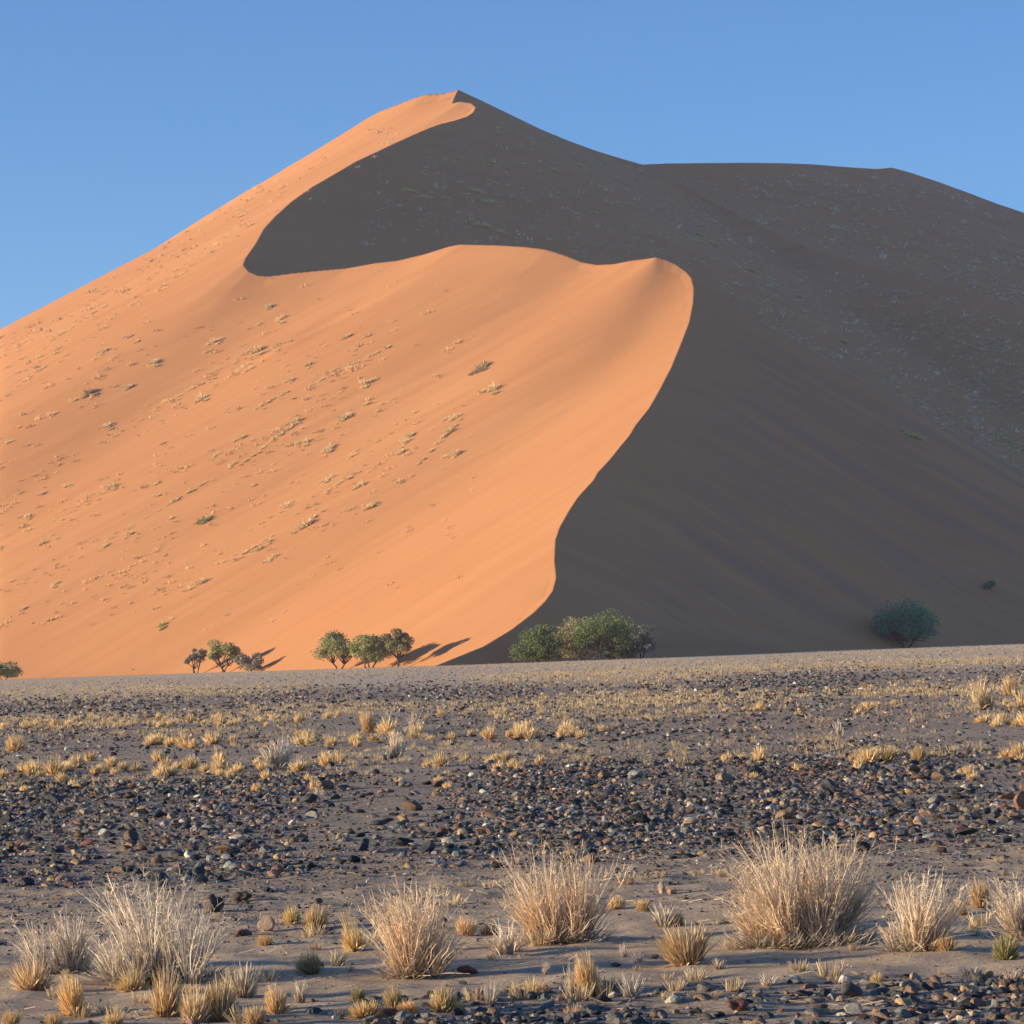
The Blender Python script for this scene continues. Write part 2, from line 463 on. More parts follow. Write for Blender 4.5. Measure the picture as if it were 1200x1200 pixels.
def stone_field(xs, ds, sz, templates, seed):
    """many stones as one mesh"""
    r = np.random.default_rng(seed)
    n = len(xs); zs = ground_z(xs, ds)
    ci = r.choice(len(PAL), n, p=PW); col = PC[ci] * r.uniform(0.8, 1.6, (n, 1)) * r.uniform(.93, 1.07, (n, 3))
    tk = r.integers(0, len(templates), n)
    Vs, Fs, Cs = [], [], []; off = 0
    for k, (V, Fc) in enumerate(templates):
        idx = np.nonzero(tk == k)[0]
        if not len(idx): continue
        a = r.uniform(0, 2 * np.pi, len(idx)); ti = r.normal(0, 0.25, len(idx))
        c, s_ = np.cos(a), np.sin(a)
        v = V[None] * (sz[idx][:, None, None] * 0.5)
        vz = v[..., 2] * np.cos(ti)[:, None] + v[..., 0] * np.sin(ti)[:, None]
        vx0 = v[..., 0] * np.cos(ti)[:, None] - v[..., 2] * np.sin(ti)[:, None]
        vx = vx0 * c[:, None] - v[..., 1] * s_[:, None]; vy = vx0 * s_[:, None] + v[..., 1] * c[:, None]
        w = np.stack([vx + xs[idx][:, None], vy + ds[idx][:, None], vz + (zs[idx] + sz[idx] * r.uniform(-.06, .14, len(idx)))[:, None]], -1).reshape(-1, 3)
        nv = len(V)
        Vs.append(w); Fs.append((Fc[None] + (off + nv * np.arange(len(idx)))[:, None, None]).reshape(-1, 3))
        Cs.append(np.repeat(col[idx], nv, 0)); off += len(w)
    return np.concatenate(Vs), np.concatenate(Fs), np.concatenate(Cs)

def scatter(n, d0, d1, dens, power=1.0, margin=70, pw=2.0):
    """random plain points in the view wedge, accepted by a density function"""
    X_, D_ = [], []; got = 0
    while got < n:
        m = n * 3
        u = rng.uniform(0, 1, m)
        d = (d0 ** pw + u * (d1 ** pw - d0 ** pw)) ** (1 / pw)
        px = rng.uniform(-margin, 1200 + margin, m)
        x = (px - 600) / F * d
        keep = rng.uniform(0, 1, m) < dens(x, d) ** power
        X_.append(x[keep]); D_.append(d[keep]); got += keep.sum()
    return np.concatenate(X_)[:n], np.concatenate(D_)[:n]

def scatter_side(n, d0, d1, dens, reach=5.0):
    """points just outside the frame on both sides"""
    d = rng.uniform(d0, d1, n * 3); x = rng.choice([-1, 1], n * 3) * (0.155 * d + rng.uniform(0, reach, n * 3))
    k = np.nonzero(rng.uniform(0, 1, n * 3) < dens(x, d))[0][:n]
    return x[k], d[k]
T0 = [stone_shape(0, 100 + i) for i in range(10)]
T1 = [stone_shape(1, 200 + i) for i in range(14)]
gs = gravel_share
patch = lambda x, d: np.clip(gs(x, d) * (0.75 + 0.9 * perlin(x / (0.05 * d + .5), d / (0.08 * d + .5))), 0, 1)
parts = []
def add_field(n, d0, d1, lo, hi, templ, seed, power=1.2, pw=2.0, dens=patch, sig=0.62):
    x, d = scatter(n, d0, d1, dens, power, pw=pw)
    s = np.clip(np.exp(rng.normal(math.log((lo * hi) ** .5), sig, n)), lo, hi)
    parts.append(stone_field(x, d, s, templ, seed))
add_field(1500, 12.5, 15.6, 0.02, 0.085, T1, 1)
add_field(8000, 12.5, 21, 0.004, 0.020, T0, 2, 0.6, sig=.5)
add_field(14000, 18, 27, 0.006, 0.045, T0, 3, 0.8)
add_field(11000, 24, 46, 0.025, 0.13, T1, 4)
add_field(34000, 24, 52, 0.012, 0.05, T0, 5)
add_field(9000, 47, 110, 0.035, 0.15, T0, 6, 0.8)
add_field(9000, 47, 95, 0.02, 0.05, T0, 8, 0.5)
add_field(8500, 95, 215, 0.07, 0.24, T0, 7, pw=1.2)
add_field(2500, 200, 480, 0.10, 0.26, T0, 9, 0.3, pw=1.0)
for n, d0, d1, lo, hi in ((2500, 12.5, 24, .01, .07), (7000, 24, 52, .03, .12), (2500, 52, 110, .04, .14)):
    x, d = scatter_side(n, d0, d1, patch)
    parts.append(stone_field(x, d, np.clip(np.exp(rng.normal(math.log((lo * hi) ** .5), .55, len(x))), lo, hi), T0, 40 + n))
off = 0; Vs, Fs, Cs = [], [], []
for V, Fc, c in parts:
    Vs.append(V); Fs.append(Fc + off); Cs.append(c); off += len(V)
g = link('gravel', mesh_np('gravel', np.concatenate(Vs), np.concatenate(Fs), M_GRAVEL, np.concatenate(Cs)))
tag(g, 'loose dark gravel and cobbles strewn in bands over the plain', 'gravel', kind='stuff')

ST = []
for i in range(12):
    V, Fc = stone_shape(3, 300 + i)
    V = V + 0.035 * np.stack([fbm(V[:, 1] * 2 + i, V[:, 2] * 2), fbm(V[:, 0] * 2, V[:, 2] * 2 + i), fbm(V[:, 1] * 2, V[:, 0] * 2 + i)], 1)
    ST.append(mesh_np('stone', V, Fc, M_STONE, smooth=True))
PCD = dict(zip(PN, PC))

def put_stone(px, py, w, h, col, label, group=None):
    x, d, z = ground_at(px, py)
    o = link('stone', random.choice(ST))
    sx = w / F * d * 0.5; sz = h / F * d
    o.scale = (sx, sx * random.uniform(0.8, 1.0), sz * 0.72)
    o.rotation_euler = (random.uniform(-.12, .12), random.uniform(-.12, .12), random.choice([0, math.pi]) + random.uniform(-.4, .4))
    o.location = (x, d, z + sz * 0.36)
    o.color = (*col, 1)
    tag(o, label, 'stone', group)
    return o

HERO_STONES = [
    (248, 1068, 30, 25, (.10, .06, .045), 'dark brown boulder sitting behind the widest left grass clump'),
    (283, 1056, 27, 18, (.07, .048, .035), 'dark brown flat-topped stone right of the left grass clump'),
    (284, 1097, 23, 12, (.17, .08, .06), 'small reddish brown stone below the pair of round golden tufts'),
    (549, 1143, 29, 18, (.19, .075, .05), 'round red-brown stone on bare sand right of the narrow grass clump'),
    (513, 1012, 23, 11, (.46, .47, .50), 'pale bluish white stone behind the narrow grass clump'),
    (487, 994, 17, 9, (.62, .58, .52), 'small white oval stone at the near edge of the cobbles'),
    (585, 1019, 20, 11, (.03, .03, .034), 'flat black stone on bare soil left of the leaning grass clump'),
    (671, 995, 18, 23, (.014, .014, .016), 'upright black stone directly behind the leaning grass clump'),
    (1008, 998, 23, 19, (.022, .022, .026), 'rounded black stone behind the biggest grass clump'),
    (1077, 967, 17, 13, (.52, .36, .25), 'pale peach stone among dark cobbles right of the biggest clump'),
    (1102, 999, 15, 11, (.06, .045, .04), 'small dark brown stone at the near edge of cobbles on the right'),
    (267, 1000, 30, 14, (.24, .14, .075), 'long orange-brown stone in the cobbles on the left'),
    (152, 986, 21, 17, (.14, .095, .055), 'blocky brown stone in the cobbles above the left grass clumps'),
    (102, 953, 17, 11, (.55, .46, .34), 'cream coloured rounded stone among dark cobbles on the left'),
    (22, 980, 15, 12, (.50, .38, .26), 'pale tan stone topping a small heap at the left edge'),
    (13, 996, 15, 12, (.20, .12, .07), 'brown stone at the foot of a small heap at the left edge'),
    (32, 993, 15, 12, (.32, .21, .15), 'pinkish tan stone at the right of a small heap at the left edge'),
    (167, 955, 22, 11, (.022, .022, .025), 'wide black stone among cobbles on the left'),
    (122, 939, 20, 12, (.19, .13, .08), 'brown wedge-shaped stone in the upper cobbles on the left'),
    (150, 1020, 21, 11, (.20, .09, .06), 'reddish brown block just below the cobble belt on the left'),
    (85, 1040, 21, 10, (.19, .09, .06), 'flat reddish stone on soil behind the leftmost grass clump'),
    (127, 1049, 15, 9, (.50, .49, .47), 'whitish flat stone between the two left grass clumps'),
    (441, 970, 27, 16, (.075, .08, .085), 'large dark grey rounded stone in the middle of the cobbles'),
    (475, 923, 19, 11, (.16, .16, .165), 'smooth mid-grey stone in the upper cobbles near the middle'),
    (706, 912, 17, 11, (.30, .165, .075), 'orange-brown rounded stone in the far edge of the cobbles'),
    (748, 912, 25, 13, (.30, .30, .28), 'large pale grey stone in the far edge of the cobbles'),
    (734, 1036, 19, 15, (.06, .06, .062), 'dark grey stone right of the leaning grass clump'),
    (788, 1048, 13, 10, (.46, .28, .2), 'small pink stone between the leaning and the biggest grass clumps'),
    (775, 1047, 10, 17, (.48, .36, .25), 'small upright tan stone beside a pink one'),
    (998, 1169, 27, 25, (.095, .09, .085), 'upright dark grey block above the near gravel on the right'),
    (863, 1185, 31, 20, (.20, .075, .05), 'red-brown wedge stone in the near gravel'),
    (963, 1186, 27, 18, (.16, .065, .05), 'dark red rounded stone in the near gravel'),
    (313, 1091, 23, 24, (.42, .29, .2), 'pinkish tan upright stone left of two round golden tufts'),
    (1198, 948, 22, 26, (.34, .16, .09), 'tall orange-red stone cut by the right edge'),
    (1181, 937, 24, 13, (.33, .17, .11), 'flat orange-red stone beside a tall one at the right edge'),
    (1128, 970, 17, 12, (.16, .06, .05), 'dark red stone in the cobbles on the right'),
    (1053, 981, 23, 12, (.10, .105, .10), 'grey stone with a dark side right of the biggest grass clump'),
    (885, 909, 20, 14, (.05, .05, .055), 'dark grey boulder at the far edge of the cobbles on the right'),
]
for a in HERO_STONES: put_stone(*a)

BANDS = [(12.7, 14.5, 40, 'in the near gravel at the bottom of the view', 0.045, 0.085),
         (15.5, 19.5, 14, 'lying alone on the bare sand between grass tufts', 0.03, 0.06),
         (20.0, 25.5, 38, 'on the bare soil in front of the cobble belt', 0.05, 0.11),
         (25.8, 33.0, 90, 'in the near half of the dark cobble belt', 0.09, 0.22),
         (33.0, 46.0, 80, 'in the far half of the dark cobble belt', 0.13, 0.30)]
for d0, d1, n, where, lo, hi in BANDS:
    xs, ds = scatter(n, d0, d1, (lambda x, d: np.clip(gs(x, d), .1, 1)) if d1 > 15 else gs, margin=10)
    for x, d in zip(xs, ds):
        k = rng.choice(len(PAL), p=PW)
        w = float(np.clip(np.exp(rng.normal(math.log(lo * 1.25), .35)), lo, hi))
        o = link('stone', ST[rng.integers(len(ST))])
        o.scale = (w / 2, w / 2 * rng.uniform(.75, 1), w / 2 * rng.uniform(.65, 1.0))
        o.rotation_euler = (rng.normal(0, .15), rng.normal(0, .15), rng.uniform(0, 6.28))
        o.location = (x, d, float(ground_z(x, d)) + w * 0.16)
        cc_ = PC[k] * rng.uniform(.75, 1.25); o.color = (*cc_, 1)
        tag(o, '%s stone %s' % (PN[k], where), 'stone', '%s stones %s' % (PN[k], where))

# ------------------------------------------------------------------ grass
def blades(r, n, rad, h, spread, width, segs=3, curl=0.35, hvar=0.45, base_c=(.30, .18, .09), tip_c=(.58, .45, .30), lean=(0, 0), grey=0.0, ell=1.0, plume=0.0, up=0.0):
    """n curved blades fanning from a tussock; returns verts, quads, colours"""
    ph = r.uniform(0, 2 * np.pi, n); rr = rad * np.sqrt(r.uniform(0, 1, n))
    bx, by = rr * np.cos(ph), rr * np.sin(ph) * ell
    az = ph + r.normal(0, 0.7, n)
    th = np.abs(r.normal(0, 0.45, n)) * spread + spread * 0.75 * rr / max(rad, 1e-6)
    th = np.minimum(th, 1.35)
    L = h * (1 - hvar * r.uniform(0, 1, n) ** 1.3) * (1 - 0.25 * np.minimum(th, 1))
    dirv = np.stack([np.sin(th) * np.cos(az) + lean[0], np.sin(th) * np.sin(az) + lean[1], np.cos(th)], 1)
    dirv /= np.linalg.norm(dirv, axis=1)[:, None]
    bend = np.stack([np.cos(az), np.sin(az), np.full(n, -0.35)], 1) * (curl * r.uniform(-0.35, 1, n) * L)[:, None] * 0.5
    side = np.cross(dirv, r.normal(size=(n, 3))); side /= np.linalg.norm(side, axis=1)[:, None]
    w = width * r.uniform(0.6, 1.4, n)
    t = np.linspace(0, 1, segs + 1)
    P = np.stack([bx, by, np.full(n, -0.01 * h) + up], 1)[:, None, :] + dirv[:, None, :] * (L[:, None] * t)[..., None] + bend[:, None, :] * (t ** 2)[None, :, None]
    kink = r.normal(0, 0.018, (n, segs + 1, 3)) * h * t[None, :, None]
    P = P + kink
    ww = (w[:, None] * np.interp(t, [0, .5, 1], [0.8, 1.0, 0.25])[None])[..., None] * side[:, None, :] * 0.5
    V = np.stack([P - ww, P + ww], 2).reshape(-1, 3)         # n,(segs+1),2
    ix = np.arange(n)[:, None] * 2 * (segs + 1) + 2 * np.arange(segs)[None]
    Fq = np.stack([ix, ix + 1, ix + 3, ix + 2], -1).reshape(-1, 4)
    bc, tc_ = np.array(base_c), np.array(tip_c)
    c = bc + (tc_ - bc) * np.clip(t * 1.5, 0, 1)[None, :, None]
    c = c * r.uniform(0.7, 1.25, (n, 1, 1))
    gm = (r.uniform(0, 1, (n, 1, 1)) < grey)
    lum = c.mean(-1, keepdims=True)
    c = np.where(gm, lum * np.array([.92, .86, .78]), c) * np.ones((n, segs + 1, 3))
    Cc = np.repeat(c[:, :, None, :], 2, 2).reshape(-1, 3)
    if plume > 0:
        m = int(n * plume); pick = r.integers(0, n, m * 6)
        tipP = P[pick, -1] ; d2 = P[pick, -1] - P[pick, -2]; d2 /= np.linalg.norm(d2, axis=1)[:, None] + 1e-9
        tp = r.uniform(-0.32, 0.0, (m * 6, 1)) * h
        o = tipP + d2 * tp
        q2 = d2 * 0.7 + r.normal(0, 0.45, (m * 6, 3)); q2 /= np.linalg.norm(q2, axis=1)[:, None]
        ln = r.uniform(0.05, 0.13, (m * 6, 1)) * h
        sd = np.cross(q2, r.normal(size=(m * 6, 3))); sd /= np.linalg.norm(sd, axis=1)[:, None]
        sd = sd * width * 0.24
        V2 = np.stack([o - sd, o + sd, o + q2 * ln + sd * .3, o + q2 * ln - sd * .3], 1).reshape(-1, 3)
        f2 = len(V) + np.arange(m * 6)[:, None] * 4 + np.arange(4)[None]
        c2 = np.repeat(np.array(tip_c)[None] * r.uniform(.85, 1.25, (m * 6, 1)), 4, 0)
        V = np.concatenate([V, V2]); Fq = np.concatenate([Fq, f2]); Cc = np.concatenate([Cc, c2])
    return V, Fq, Cc

def cat(chunks):
    off = 0; a, b, c = [], [], []
    for V, Fq, Cc in chunks:
        a.append(V); b.append(Fq + off); c.append(Cc); off += len(V)
    return np.concatenate(a), np.concatenate(b), np.concatenate(c)

GOLD = ((.54, .33, .15), (.88, .66, .36))
STRAW = ((.44, .25, .12), (.86, .66, .45))
PALE = ((.46, .32, .21), (.86, .70, .52))

# tall fanning clumps: px, base row, width, height, lean, grey share, blades, colours, label
CLUMPS = [
    (74, 1140, 105, 84, -.10, .45, 420, PALE, 'bushy straw grass clump at the far left, greyer towards its base'),
    (186, 1150, 150, 140, -.02, .55, 900, PALE, 'wide greyish straw clump, second from left, dark boulder behind it'),
    (487, 1145, 78, 122, .02, .15, 520, STRAW, 'narrow upright V-shaped straw clump standing alone left of centre'),
    (660, 1105, 98, 138, -.10, .12, 620, STRAW, 'tall straw clump right of centre leaning left with one long plume'),
    (946, 1108, 178, 150, -.12, .30, 1300, STRAW, 'biggest grass clump, broad and feathery with rusty shaded base'),
    (1076, 1114, 86, 110, .08, .22, 480, PALE, 'medium straw clump directly right of the biggest one'),
    (1199, 1102, 70, 82, -.05, .2, 320, PALE, 'pale straw clump cut by the right edge'),
    (600, 1118, 80, 46, -.25, .3, 170, PALE, 'low straggly dry clump spreading left at the foot of the leaning clump'),
    (325, 902, 46, 42, 0, .5, 220, PALE, 'wispy grey-straw clump among golden tufts beyond the cobbles on the left'),
    (463, 888, 23, 34, 0, .5, 140, PALE, 'pale slender clump beyond the cobbles left of centre'),
    (481, 861, 26, 26, 0, .4, 150, PALE, 'small bushy pale clump beside the tall golden tuft'),
    (1153, 832, 40, 42, 0, .25, 300, GOLD, 'large golden-brown clump far out on the plain near the right edge'),
    (1183, 815, 28, 30, 0, .2, 220, GOLD, 'rounded golden clump behind the large one near the right edge'),
    (1196, 833, 34, 28, 0, .2, 220, GOLD, 'low golden clump at the right edge beside the large far one'),
    (985, 862, 16, 22, 0, .6, 90, PALE, 'thin pale wisp of grass far out right of centre'),
    (370, 938, 18, 20, 0, .3, 90, PALE, 'small spiky pale clump inside the cobble belt on the left'),
]
for k, (px, py, w, h, ln, gr, n, pal, label) in enumerate(CLUMPS):
    x, d, z = ground_at(px, py)
    W_, Hm = w / F * d, h / F * d
    r = np.random.default_rng(900 + k)
    root = empty('grass_clump', (x, d, z))
    pxm = d / F
    wid = max(0.0042, pxm * 0.75)
    ch = []
    nsub = int(np.clip(n / 70, 3, 14))
    for s_ in range(nsub):      # several tussocks of their own size and lean make up one clump
        ox = ((s_ + .5) / nsub - .5) * .92 + r.normal(0, .12); oy = r.normal(0, .25)
        hh = Hm * (1 - 0.25 * (abs(ox) * 2) ** 1.5) * (1.0 if s_ % 3 == 1 else r.uniform(.42, .9))
        nn = int(n * .95 / nsub * r.uniform(.5, 1.5))
        lx = ln + ox * .62 + r.normal(0, .10)
        V, Fq, Cc = blades(r, nn, W_ * .05, hh * 1.1, .30, wid * 1.4, segs=4, curl=.42, hvar=.8, base_c=pal[0], tip_c=pal[1], lean=(lx, r.normal(0, .15)), grey=gr, plume=.8)
        V = V + np.array([ox * W_ * .56, oy * W_ * .6, 0]); ch.append((V, Fq, Cc))
        # bent and broken stems hanging out of the tussock
        V, Fq, Cc = blades(r, max(8, nn // 7), W_ * .06, hh * .75, .9, wid * 1.4, segs=4, curl=1.5, hvar=.6, base_c=tuple(np.array(pal[0]) * .8), tip_c=tuple(np.array(pal[1]) * .9), lean=(lx, 0), grey=gr + .2)
        V[:, 2] = np.abs(V[:, 2]); V = V + np.array([ox * W_ * .56, oy * W_ * .6, 0]); ch.append((V, Fq, Cc))
    V, Fq, Cc = cat(ch)
    o = link('stalks', mesh_np('stalks', V, Fq, M_STRAW, Cc), root); o.color = (1, 1, 1, 1)
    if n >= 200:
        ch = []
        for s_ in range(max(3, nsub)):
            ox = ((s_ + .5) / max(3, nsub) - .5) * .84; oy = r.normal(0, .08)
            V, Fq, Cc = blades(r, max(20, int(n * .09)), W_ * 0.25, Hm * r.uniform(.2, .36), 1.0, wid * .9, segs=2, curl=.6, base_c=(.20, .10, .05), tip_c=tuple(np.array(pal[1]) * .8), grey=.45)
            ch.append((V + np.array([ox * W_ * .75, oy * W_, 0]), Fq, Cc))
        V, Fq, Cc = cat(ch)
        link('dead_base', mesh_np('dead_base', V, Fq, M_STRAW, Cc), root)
    tag(root, label, 'grass clump', 'tall dry grass clumps')

# short compact tufts: shared meshes, unit height, unit width
def tuft_mesh(seed, n, wid, spread=.55, rad=.34, grey=.05, pal=GOLD, hv=.35, segs=2, curl=.25):
    r = np.random.default_rng(seed)
    V, Fq, Cc = blades(r, n, rad, 1.0, spread, wid, segs=segs, curl=curl, hvar=hv, base_c=pal[0], tip_c=pal[1], grey=grey)
    V2, F2, C2 = blades(r, n // 3, rad * .9, .55, 1.0, wid, segs=2, curl=.4, hvar=hv, base_c=pal[0], tip_c=tuple(np.array(pal[1]) * .85), grey=grey)
    V, Fq, Cc = cat([(V, Fq, Cc), (V2, F2, C2)])
    sx = np.percentile(np.abs(V[:, 0]), 97) * 2; sz = np.percentile(V[:, 2], 98)
    V = V / np.array([sx, sx, sz])
    return mesh_np('grass_tuft', V, Fq, M_STRAW, Cc)
NEAR = [tuft_mesh(40 + i, 380, .036, spread=.45 + .12 * i, rad=.30 + .03 * i, hv=.35 + .1 * (i % 3), curl=.2 + .18 * (i % 4), grey=.08 * (i % 3)) for i in range(8)]
SPIKY = [tuft_mesh(50 + i, 110, .04, spread=.6, rad=.22, pal=PALE, hv=.6, segs=3, grey=.3) for i in range(3)]
CUSH = [tuft_mesh(60 + i, 420, .045, spread=.95, rad=.42, hv=.15) for i in range(3)]
MID = [tuft_mesh(70 + i, 130, .075, spread=.75 + .08 * i, rad=.42, hv=.2, curl=.4) for i in range(6)]

GREY = (.62, .66, .66, 1)
TUFTS = [  # px, base row, width, height, mesh kind, tint, label
    (38, 1160, 46, 40, 'n', None, 'golden tuft tucked against the foot of the far left clump'),
    (87, 1188, 30, 46, 'n', None, 'upright golden tuft below the far left clump near the bottom'),
    (195, 1188, 37, 58, 'n', None, 'tall golden tuft in front of the wide greyish clump'),
    (228, 1198, 34, 40, 'n', None, 'golden tuft at the bottom, left one of a leaning pair'),
    (259, 1196, 38, 56, 'n', None, 'golden tuft at the bottom, taller right one of a leaning pair'),
    (285, 1168, 40, 42, 's', None, 'spiky pale tuft spreading right of the tall golden tuft'),
    (325, 1188, 27, 40, 'n', None, 'narrow golden tuft near the bottom left of the dry grey tufts'),
    (300, 1201, 25, 24, 'n', None, 'small golden tuft cut by the bottom edge'),
    (342, 1083, 20, 25, 'c', None, 'left one of two neat round golden tufts side by side'),
    (369, 1088, 27, 28, 'c', None, 'right and larger one of two neat round golden tufts side by side'),
    (310, 1107, 18, 13, 'n', (.8, .75, .7, 1), 'tiny pale tuft beside the small reddish stone'),
    (417, 1114, 27, 48, 'n', None, 'tall slim golden tuft left of the narrow V-shaped clump'),
    (365, 1140, 28, 26, 'c', GREY, 'dark grey-green cushion on shaded sand'),
    (394, 1132, 20, 24, 's', GREY, 'grey spiky tuft beside the dark cushion'),
    (352, 1175, 18, 30, 's', (.8, .8, .8, 1), 'pale grey thin tuft near the bottom left of centre'),
    (545, 1096, 24, 24, 'n', None, 'golden tuft right of the narrow clump, left of two'),
    (573, 1096, 20, 18, 'n', None, 'smaller golden tuft between the narrow and the leaning clumps'),
    (155, 1160, 36, 32, 'n', (.85, .85, .85, 1), 'faded tuft at the base of the wide greyish clump'),
    (518, 1185, 30, 36, 'n', (.8, .8, .75, 1), 'round faded tuft below the narrow clump near the bottom'),
    (538, 1186, 16, 16, 'n', None, 'very small golden tuft touching the round faded one'),
    (478, 1188, 24, 18, 'n', (1, .85, .7, 1), 'low reddish gold tuft near the bottom left of centre'),
    (430, 1192, 40, 24, 'n', (.9, .85, .75, 1), 'wide low pale tuft at the bottom left of centre'),
    (461, 1184, 22, 28, 'n', (.7, .7, .65, 1), 'grey-brown tuft behind the wide low pale one'),
    (420, 1174, 18, 20, 'c', (.5, .55, .5, 1), 'small dark grey cushion at the bottom left of centre'),
    (692, 1168, 26, 52, 'n', None, 'tall slender golden tuft below the leaning clump'),
    (670, 1166, 18, 44, 's', None, 'thin pale wisp beside the tall slender golden tuft'),
    (625, 1164, 32, 20, 'n', None, 'low brown tuft left of the thin wisp'),
    (740, 1168, 26, 30, 's', (.9, .9, .9, 1), 'sparse pale tuft right of the slender golden tuft'),
    (638, 1142, 10, 18, 's', None, 'tiny upright wisp above the low brown tuft'),
    (575, 1178, 18, 28, 's', (.85, .85, .85, 1), 'faint thin wisp near the bottom centre'),
    (806, 1130, 54, 52, 'n', None, 'broad golden tuft left of the biggest clump'),
    (778, 1086, 34, 34, 's', None, 'sparse spiky tuft between the leaning and the biggest clumps'),
    (793, 1085, 18, 18, 'n', None, 'small golden tuft beside the sparse spiky one'),
    (1150, 1063, 23, 36, 'n', None, 'golden tuft right of the medium clump'),
    (1110, 1114, 22, 24, 'n', None, 'pale gold tuft at the right foot of the medium clump'),
    (1126, 1072, 20, 24, 'n', (.95, .9, .85, 1), 'pale tuft behind the medium clump'),
    (1178, 1124, 30, 30, 'c', (.5, .58, .5, 1), 'dark grey-green cushion near the right edge'),
    (722, 1065, 20, 18, 'n', None, 'small pale tuft right of the leaning clump'),
    (754, 1068, 16, 16, 'n', None, 'small pale tuft farther right of the leaning clump'),
    (900, 1156, 22, 14, 's', None, 'flat pale wisp on the sand below the biggest clump'),
    (1029, 1150, 17, 13, 'n', (.9, .9, .9, 1), 'tiny pale tuft on bare sand right of centre'),
    (1140, 1145, 40, 12, 's', GREY, 'flat grey wisp on shaded sand on the right'),
    (815, 1148, 30, 18, 's', GREY, 'grey low wisp under the broad golden tuft'),
    (842, 1136, 16, 14, 's', None, 'small pale wisp right of the broad golden tuft'),
    (1186, 1150, 20, 16, 's', None, 'pale wisp at the right edge on the sand'),
    (732, 1122, 10, 20, 's', None, 'tiny upright wisp on bare sand right of centre'),
    (748, 1128, 12, 16, 's', None, 'tiny pale wisp beside another on bare sand'),
    (134, 1200, 24, 16, 'n', None, 'golden tuft at the very bottom below the left clumps'),
    (62, 1203, 22, 18, 'n', None, 'small pale tuft at the very bottom left'),
    (14, 1203, 22, 22, 'n', None, 'golden tuft in the bottom left corner'),
    (434, 859, 17, 27, 'c', None, 'tall golden cone-shaped tuft far out left of centre'),
    (1040, 893, 16, 24, 'c', None, 'taller golden tuft in the row beyond the cobbles right of centre'),
    (1076, 893, 16, 24, 'c', None, 'tall golden tuft in the row beyond the cobbles farther right'),
    (1193, 888, 16, 20, 'c', None, 'bright golden tuft in the row beyond the cobbles at the right edge'),
    (18, 880, 22, 18, 'c', None, 'golden tuft at the left end of the row beyond the cobbles'),
]
def put_tuft(px, py, w, h, me, col, label, group):
    x, d, z = ground_at(px, py)
    o = link('grass_tuft', me, None, (x, d, z - .005))
    s = w / F * d
    o.scale = (s, s, h / F * d * random.uniform(.8, 1.05)); o.rotation_euler = (random.uniform(-.18, .18), random.uniform(-.22, .22), random.uniform(0, 6.28))
    cv = random.uniform(.78, 1.08); o.color = col or (cv, cv * random.uniform(.94, 1.0), cv * random.uniform(.85, 1.05), 1)
    tag(o, label, 'grass tuft', group)
    return o
MK = {'n': NEAR + CUSH + CUSH[:2], 's': SPIKY, 'c': CUSH}
for px, py, w, h, k, col, label in TUFTS:
    put_tuft(px, py, w, h, random.choice(MK[k]), col, label, 'small dry grass tufts')

# rows of golden tufts beyond the cobbles
ROWS = [  # (row at x=0, row at x=1200), scatter, count, size range, wording
    (906, 888, 9, 70, 9, 19, 'short golden tuft in the row edging the far side of the cobbles', (0, 1200)),
    (928, 905, 9, 16, 8, 14, 'short golden tuft scattered among the far cobbles', (0, 1200)),
    (880, 846, 6, 60, 8, 20, 'golden tuft in the second row out from the cobbles', (0, 1200)),
    (852, 826, 5, 70, 5, 11, 'small golden tuft in a distant row on the gravel', (0, 1200)),
]
for y0, y1, sc, n, lo, hi, label, (a, b) in ROWS:
    cl = np.random.default_rng(n + 3)
    centres = cl.uniform(a, b, max(6, n // 5))
    for i in range(n):
        px = float(np.clip(centres[cl.integers(len(centres))] + cl.normal(0, 20), -5, 1205))
        py = y0 + (y1 - y0) * px / 1200 + cl.normal(0, sc * .55)
        w = cl.uniform(lo, hi) if cl.uniform() < .5 else cl.uniform(lo, (lo + hi) / 2)
        g_ = cl.uniform(.92, 1.22)
        put_tuft(px, py, w * 1.25, w * cl.uniform(.8, 1.2), MID[cl.integers(6)], (g_, g_, g_, 1), label, 'dry tufts, ' + label.split(' tuft ')[1])

# all the remaining tiny far tufts: one uncountable cover
def tuft_field(xs, ds, hs, nb, seed):
    r = np.random.default_rng(seed); n = len(xs)
    zs = ground_z(xs, ds)
    m = n * nb
    bi = np.repeat(np.arange(n), nb)
    a = r.uniform(0, 6.28, m); rad = hs[bi] * .6 * np.sqrt(r.uniform(0, 1, m))
    base = np.stack([xs[bi] + rad * np.cos(a), ds[bi] + rad * np.sin(a), zs[bi]], 1)
    th = np.abs(r.normal(.4, .3, m)); L = hs[bi] * r.uniform(.6, 1.1, m)
    dr = np.stack([np.sin(th) * np.cos(a), np.sin(th) * np.sin(a), np.cos(th)], 1)
    sd = np.stack([-np.sin(a + .6), np.cos(a + .6), np.zeros(m)], 1) * (hs[bi] * (.10 if nb < 18 else .045) * r.uniform(.6, 1.5, m))[:, None]
    V = np.stack([base - sd, base + sd, base + dr * L[:, None] + sd * .4, base + dr * L[:, None] - sd * .4], 1).reshape(-1, 3)
    Fq = np.arange(m * 4).reshape(-1, 4)
    tone = r.uniform(.7, 1.15, n)[bi][:, None] * r.uniform(.85, 1.15, (m, 1))
    pale = r.uniform(0, 1, n)[bi][:, None]
    b0 = np.array([.55, .40, .24]); t0 = np.array([.85, .66, .40]) * (1 - pale * .35) + np.array([.58, .48, .35]) * pale * .35
    Cc = np.stack([b0 * tone, b0 * tone, t0 * tone, t0 * tone], 1).reshape(-1, 3)
    return V, Fq, Cc
